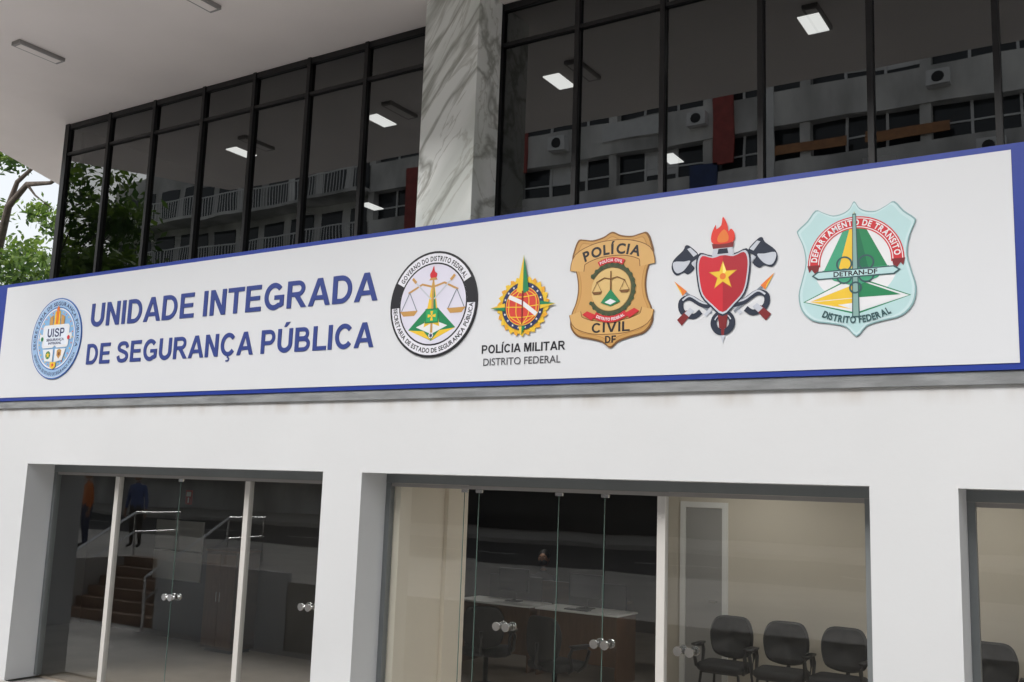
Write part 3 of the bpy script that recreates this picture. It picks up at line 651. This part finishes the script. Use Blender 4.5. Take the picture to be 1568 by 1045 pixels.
hr.tube([(-27,-3.5,1.75),(SX0-.2,-3.5,1.75)],.025,CHROME);hr.tube([(-27,-3.5,1.35),(SX0-.2,-3.5,1.35)],.02,CHROME)
for i in range(6): hr.tube([(-27+i*1.7,-3.5,.99),(-27+i*1.7,-3.5,1.75)],.02,CHROME)
hr.obj("stair_handrail")
rd=MB();rd.box(-150,100,-21,-10.5,FZ-.01,.72,ASPH)
for i in range(-24,16): rd.box(i*6,i*6+3,-15.8,-15.65,.72,.724,WHITE)
rd.obj("road")
sw=MB();sw.box(-150,100,-60,-21,FZ-.01,.87,CONC);sw.obj("far_sidewalk")
person("pedestrian",(-20.4,-5.4,SH),R(200),False,(.55,.16,.04),(.03,.04,.08))
person("pedestrian",(-19.9,-6.3,SH),R(160),False,(.10,.14,.30),(.05,.045,.04))
OC=mat("stained_concrete",(.72,.71,.69),.9,.5,.6,.3,stretch=(1,1,.4));OG=mat("opposite_window_glass",(.03,.035,.04),.08,.2,.5);OW=mat("white_window_frame",(.80,.80,.80),.5)
RD2=mat("red_facade_panel",(.40,.08,.07),.6,.3);BL2=mat("blue_facade_panel",(.05,.08,.20),.6,.3);ORG=mat("orange_awning",(.45,.22,.10),.6,.3)
ap=empty("apartment_building")
a=MB();FY=-28.4
a.box(-56,30,FY-14,FY-.6,.88,21.4,OC)
for k in range(6):
    z=2.6+3*k
    a.box(-33,30,FY-.6,FY,z,z+1.5,OC)
    a.box(-33,30,FY-.55,FY-.5,z+1.5,z+3,OG)
    for i in range(43):
        x=-33+i*1.5
        a.box(x-.05,x+.05,FY-.5,FY-.42,z+1.5,z+3,OW)
        if i%3==0: a.box(x-.2,x+.2,FY-.6,FY-.1,z+1.5,z+3,OC)
        elif random.random()<.35: a.box(x+.06,x+1.44,FY-.495,FY-.47,z+3-random.uniform(.3,1.2),z+3,OW if random.random()<.6 else OC)
    a.box(-33,30,FY-.5,FY-.44,z+2.15,z+2.22,OW)
    for i in range(9):
        x=random.uniform(-31,28);a.box(x,x+.8,FY+.001,FY+.4,z+.55,z+1.15,OW);a.tube([(x+.4,FY+.405,z+.85),(x+.4,FY+.41,z+.85)],.22,BLACKP,12)
a.box(-33,30,FY-.6,FY,20.6,21.6,OC)
a.box(-33,30,FY-.6,FY,.88,2.6,OG);a.box(-33,30,FY+.0,FY+1.5,3.4,3.6,ORG)
for x,z,w_,h_,m_ in ((-14.7,16.4,.9,3.4,RD2),(-15.7,15.2,1.2,1.3,BL2),(-25,17.4,1.6,2.0,RD2),(-30.5,14,1.2,4.5,RD2),(-12.2,14,.5,5.6,OW),(-20,18.2,3,.8,OW)): a.box(x,x+w_,FY+.002,FY+.12,z,z+h_,m_)
for x in (-11.9,-8.2): a.box(x,x+3,FY+.002,FY+.05,16.35,16.75,ORG)
a.obj("front_block",ap)
a=MB()
for k in range(6):
    z=2.6+3*k;a.box(-56,-33.01,FY-.6,FY+.9,z,z+.18,OC)
    for i in range(105): a.box(-56+i*.22,-56+i*.22+.04,FY+.85,FY+.88,z+.181,z+1.25,OW)
    a.box(-56,-33.01,FY+.84,FY+.9,z+1.251,z+1.32,OW)
    for i in range(10): a.box(-55+i*2.2,-53.4+i*2.2,FY-.59,FY-.55,z+.4,z+2.6,OG)
a.obj("balconies",ap)
# ------------------------------------------------------------------ trees
BARK=mat("bark",(.07,.055,.045),.95,.4,6,.6)
def leafmat(n,c):
    m=mat(n,c,.55,.35,1.3);b=m.node_tree.nodes["Principled BSDF"]
    nt=m.node_tree;tr=nt.nodes.new("ShaderNodeBsdfTranslucent");tr.inputs[0].default_value=(c[0]*1.6,c[1]*1.7,c[2]*.9,1)
    mx=nt.nodes.new("ShaderNodeMixShader");mx.inputs[0].default_value=.35;o=nt.nodes["Material Output"]
    nt.links.new(b.outputs[0],mx.inputs[1]);nt.links.new(tr.outputs[0],mx.inputs[2]);nt.links.new(mx.outputs[0],o.inputs[0]);return m
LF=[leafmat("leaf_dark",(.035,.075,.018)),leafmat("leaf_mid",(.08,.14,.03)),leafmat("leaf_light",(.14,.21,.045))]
def tree(name,loc,h,rad,clumps,per,seed,ls=.16,base=.45,extra=(),limbs=()):
    rnd=random.Random(seed);e=empty(name,loc);t=MB()
    t.tube([(0,0,-.1),(.1,0,h*.2),(-.05,.1,h*.4),(.1,.05,h*.6)],[.32,.25,.2,.13],BARK,10)
    cs=[]
    for i in range(clumps):
        a=rnd.uniform(0,2*math.pi);r=rad*math.sqrt(rnd.uniform(.05,1));z=h*(base+(1-base)*rnd.uniform(0,1)*(1-.5*(r/rad)**2));c=Vector((r*math.cos(a),r*math.sin(a),z));cs.append((c,rnd.uniform(.6,1.15)*rad*.30))
        s=Vector((.05,.05,h*rnd.uniform(.3,.58)));mid=(s+c)/2+Vector((rnd.uniform(-.5,.5),rnd.uniform(-.5,.5),rnd.uniform(0,.6)))
        t.tube([s,mid,c],[.09,.05,.015],BARK,6)
    for pts,r0 in limbs: t.tube(pts,[r0*(1-.8*i/(len(pts)-1)) for i in range(len(pts))],BARK,7)
    cs+=[(Vector(c),r) for c,r in extra]
    t.obj("trunk",e,smooth=True)
    l=MB()
    for c,R0 in cs:
        tone=rnd.random()
        for _ in range(int(per*min(1,(R0/1.2)**2+.15))):
            d=Vector((rnd.gauss(0,1),rnd.gauss(0,1),rnd.gauss(0,.65)))*.55*R0;p=c+d
            n=Vector((rnd.gauss(0,1),rnd.gauss(0,1),rnd.gauss(0,1)+.6)).normalized();u_=n.orthogonal().normalized();v_=n.cross(u_);q=rnd.uniform(0,6.28);u2=u_*math.cos(q)+v_*math.sin(q);v2=n.cross(u2)
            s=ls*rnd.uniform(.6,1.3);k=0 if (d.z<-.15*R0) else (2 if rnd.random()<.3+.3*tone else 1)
            l.face([p-u2*s,p+v2*s*.45,p+u2*s,p-v2*s*.45],LF[k])
    l.obj("foliage",e)
tree("street_tree",(-37,12.5,FZ),11.6,4.6,26,360,3,.15,.5,
  extra=(((1.2,-.4,14.6),.7),((.3,-.6,15.0),.8),((3.6,-.5,12.2),.5),((4.3,-.4,11.8),.6),((4.8,-.3,11.4),.6),((-.6,0,12.8),.9),((2.4,0,11.0),.7),((1.2,-.5,10.6),.9),((4.2,-.5,10.2),.8),((5.2,0,9.8),.8)),
  limbs=(([(0,.1,9),(.6,-.1,11.2),(1.5,-.4,12.7),(2.9,-.6,13.3),(4.2,-.5,13.2),(5.6,-.4,13.7)],.2),([(1.5,-.4,12.7),(1.9,-.4,13.6),(3.2,-.4,14.2),(4.8,-.4,14.3)],.12),([(2.9,-.6,13.3),(3.5,-.6,12.8),(4.4,-.4,12.2)],.06),([(.6,-.1,11.2),(0,-.2,13),(.8,-.5,14.8)],.09)))
tree("street_tree",(-43,-15.5,.8),17,6,34,320,5,.24)
tree("street_tree",(-57,-22,.8),18,6.5,34,320,8,.26)
tree("street_tree",(-46,24,FZ),11,5,26,300,11,.22)
# ================================================================== CAMERA
M=[[0.84676,0.53081,0.03514],[-0.05052,0.146,-0.98799],[-0.52956,0.83482,0.15045]]
r=Vector(M[0]).normalized();bk=-Vector(M[2]).normalized();upv=bk.cross(r).normalized();r=upv.cross(bk)
cam=bpy.data.cameras.new("camera");co=bpy.data.objects.new("camera",cam);bpy.context.collection.objects.link(co)
mw=Matrix(((r.x,upv.x,bk.x,0),(r.y,upv.y,bk.y,-8),(r.z,upv.z,bk.z,2.5),(0,0,0,1)));co.matrix_world=mw
cam.sensor_width=36;cam.lens=34.457;cam.clip_end=2000;cam.clip_start=.05
scene.camera=co
# ================================================================== LIGHT (overcast)
w=bpy.data.worlds.new("World");scene.world=w;w.use_nodes=True;nt=w.node_tree;bg=nt.nodes["Background"]
sky=nt.nodes.new("ShaderNodeTexSky");sky.sky_type='NISHITA';sky.sun_disc=False;EL=38;AZ=200
sky.sun_elevation=R(EL);sky.sun_rotation=R(AZ);sky.dust_density=4;sky.air_density=1.2
hs=nt.nodes.new("ShaderNodeHueSaturation");hs.inputs["Saturation"].default_value=.22;hs.inputs["Value"].default_value=1.9
nt.links.new(sky.outputs[0],hs.inputs["Color"]);nt.links.new(hs.outputs[0],bg.inputs[0]);bg.inputs[1].default_value=.15
sd=bpy.data.lights.new("sun",'SUN');sd.energy=1.5;sd.angle=R(40);sd.color=(1,.98,.955)
so=bpy.data.objects.new("sun",sd);bpy.context.collection.objects.link(so)
dv=Vector((math.sin(R(AZ))*math.cos(R(EL)),math.cos(R(AZ))*math.cos(R(EL)),math.sin(R(EL))))
so.rotation_euler=dv.to_track_quat('Z','Y').to_euler()
scene.view_settings.view_transform='Standard';scene.view_settings.look='None';scene.view_settings.exposure=0
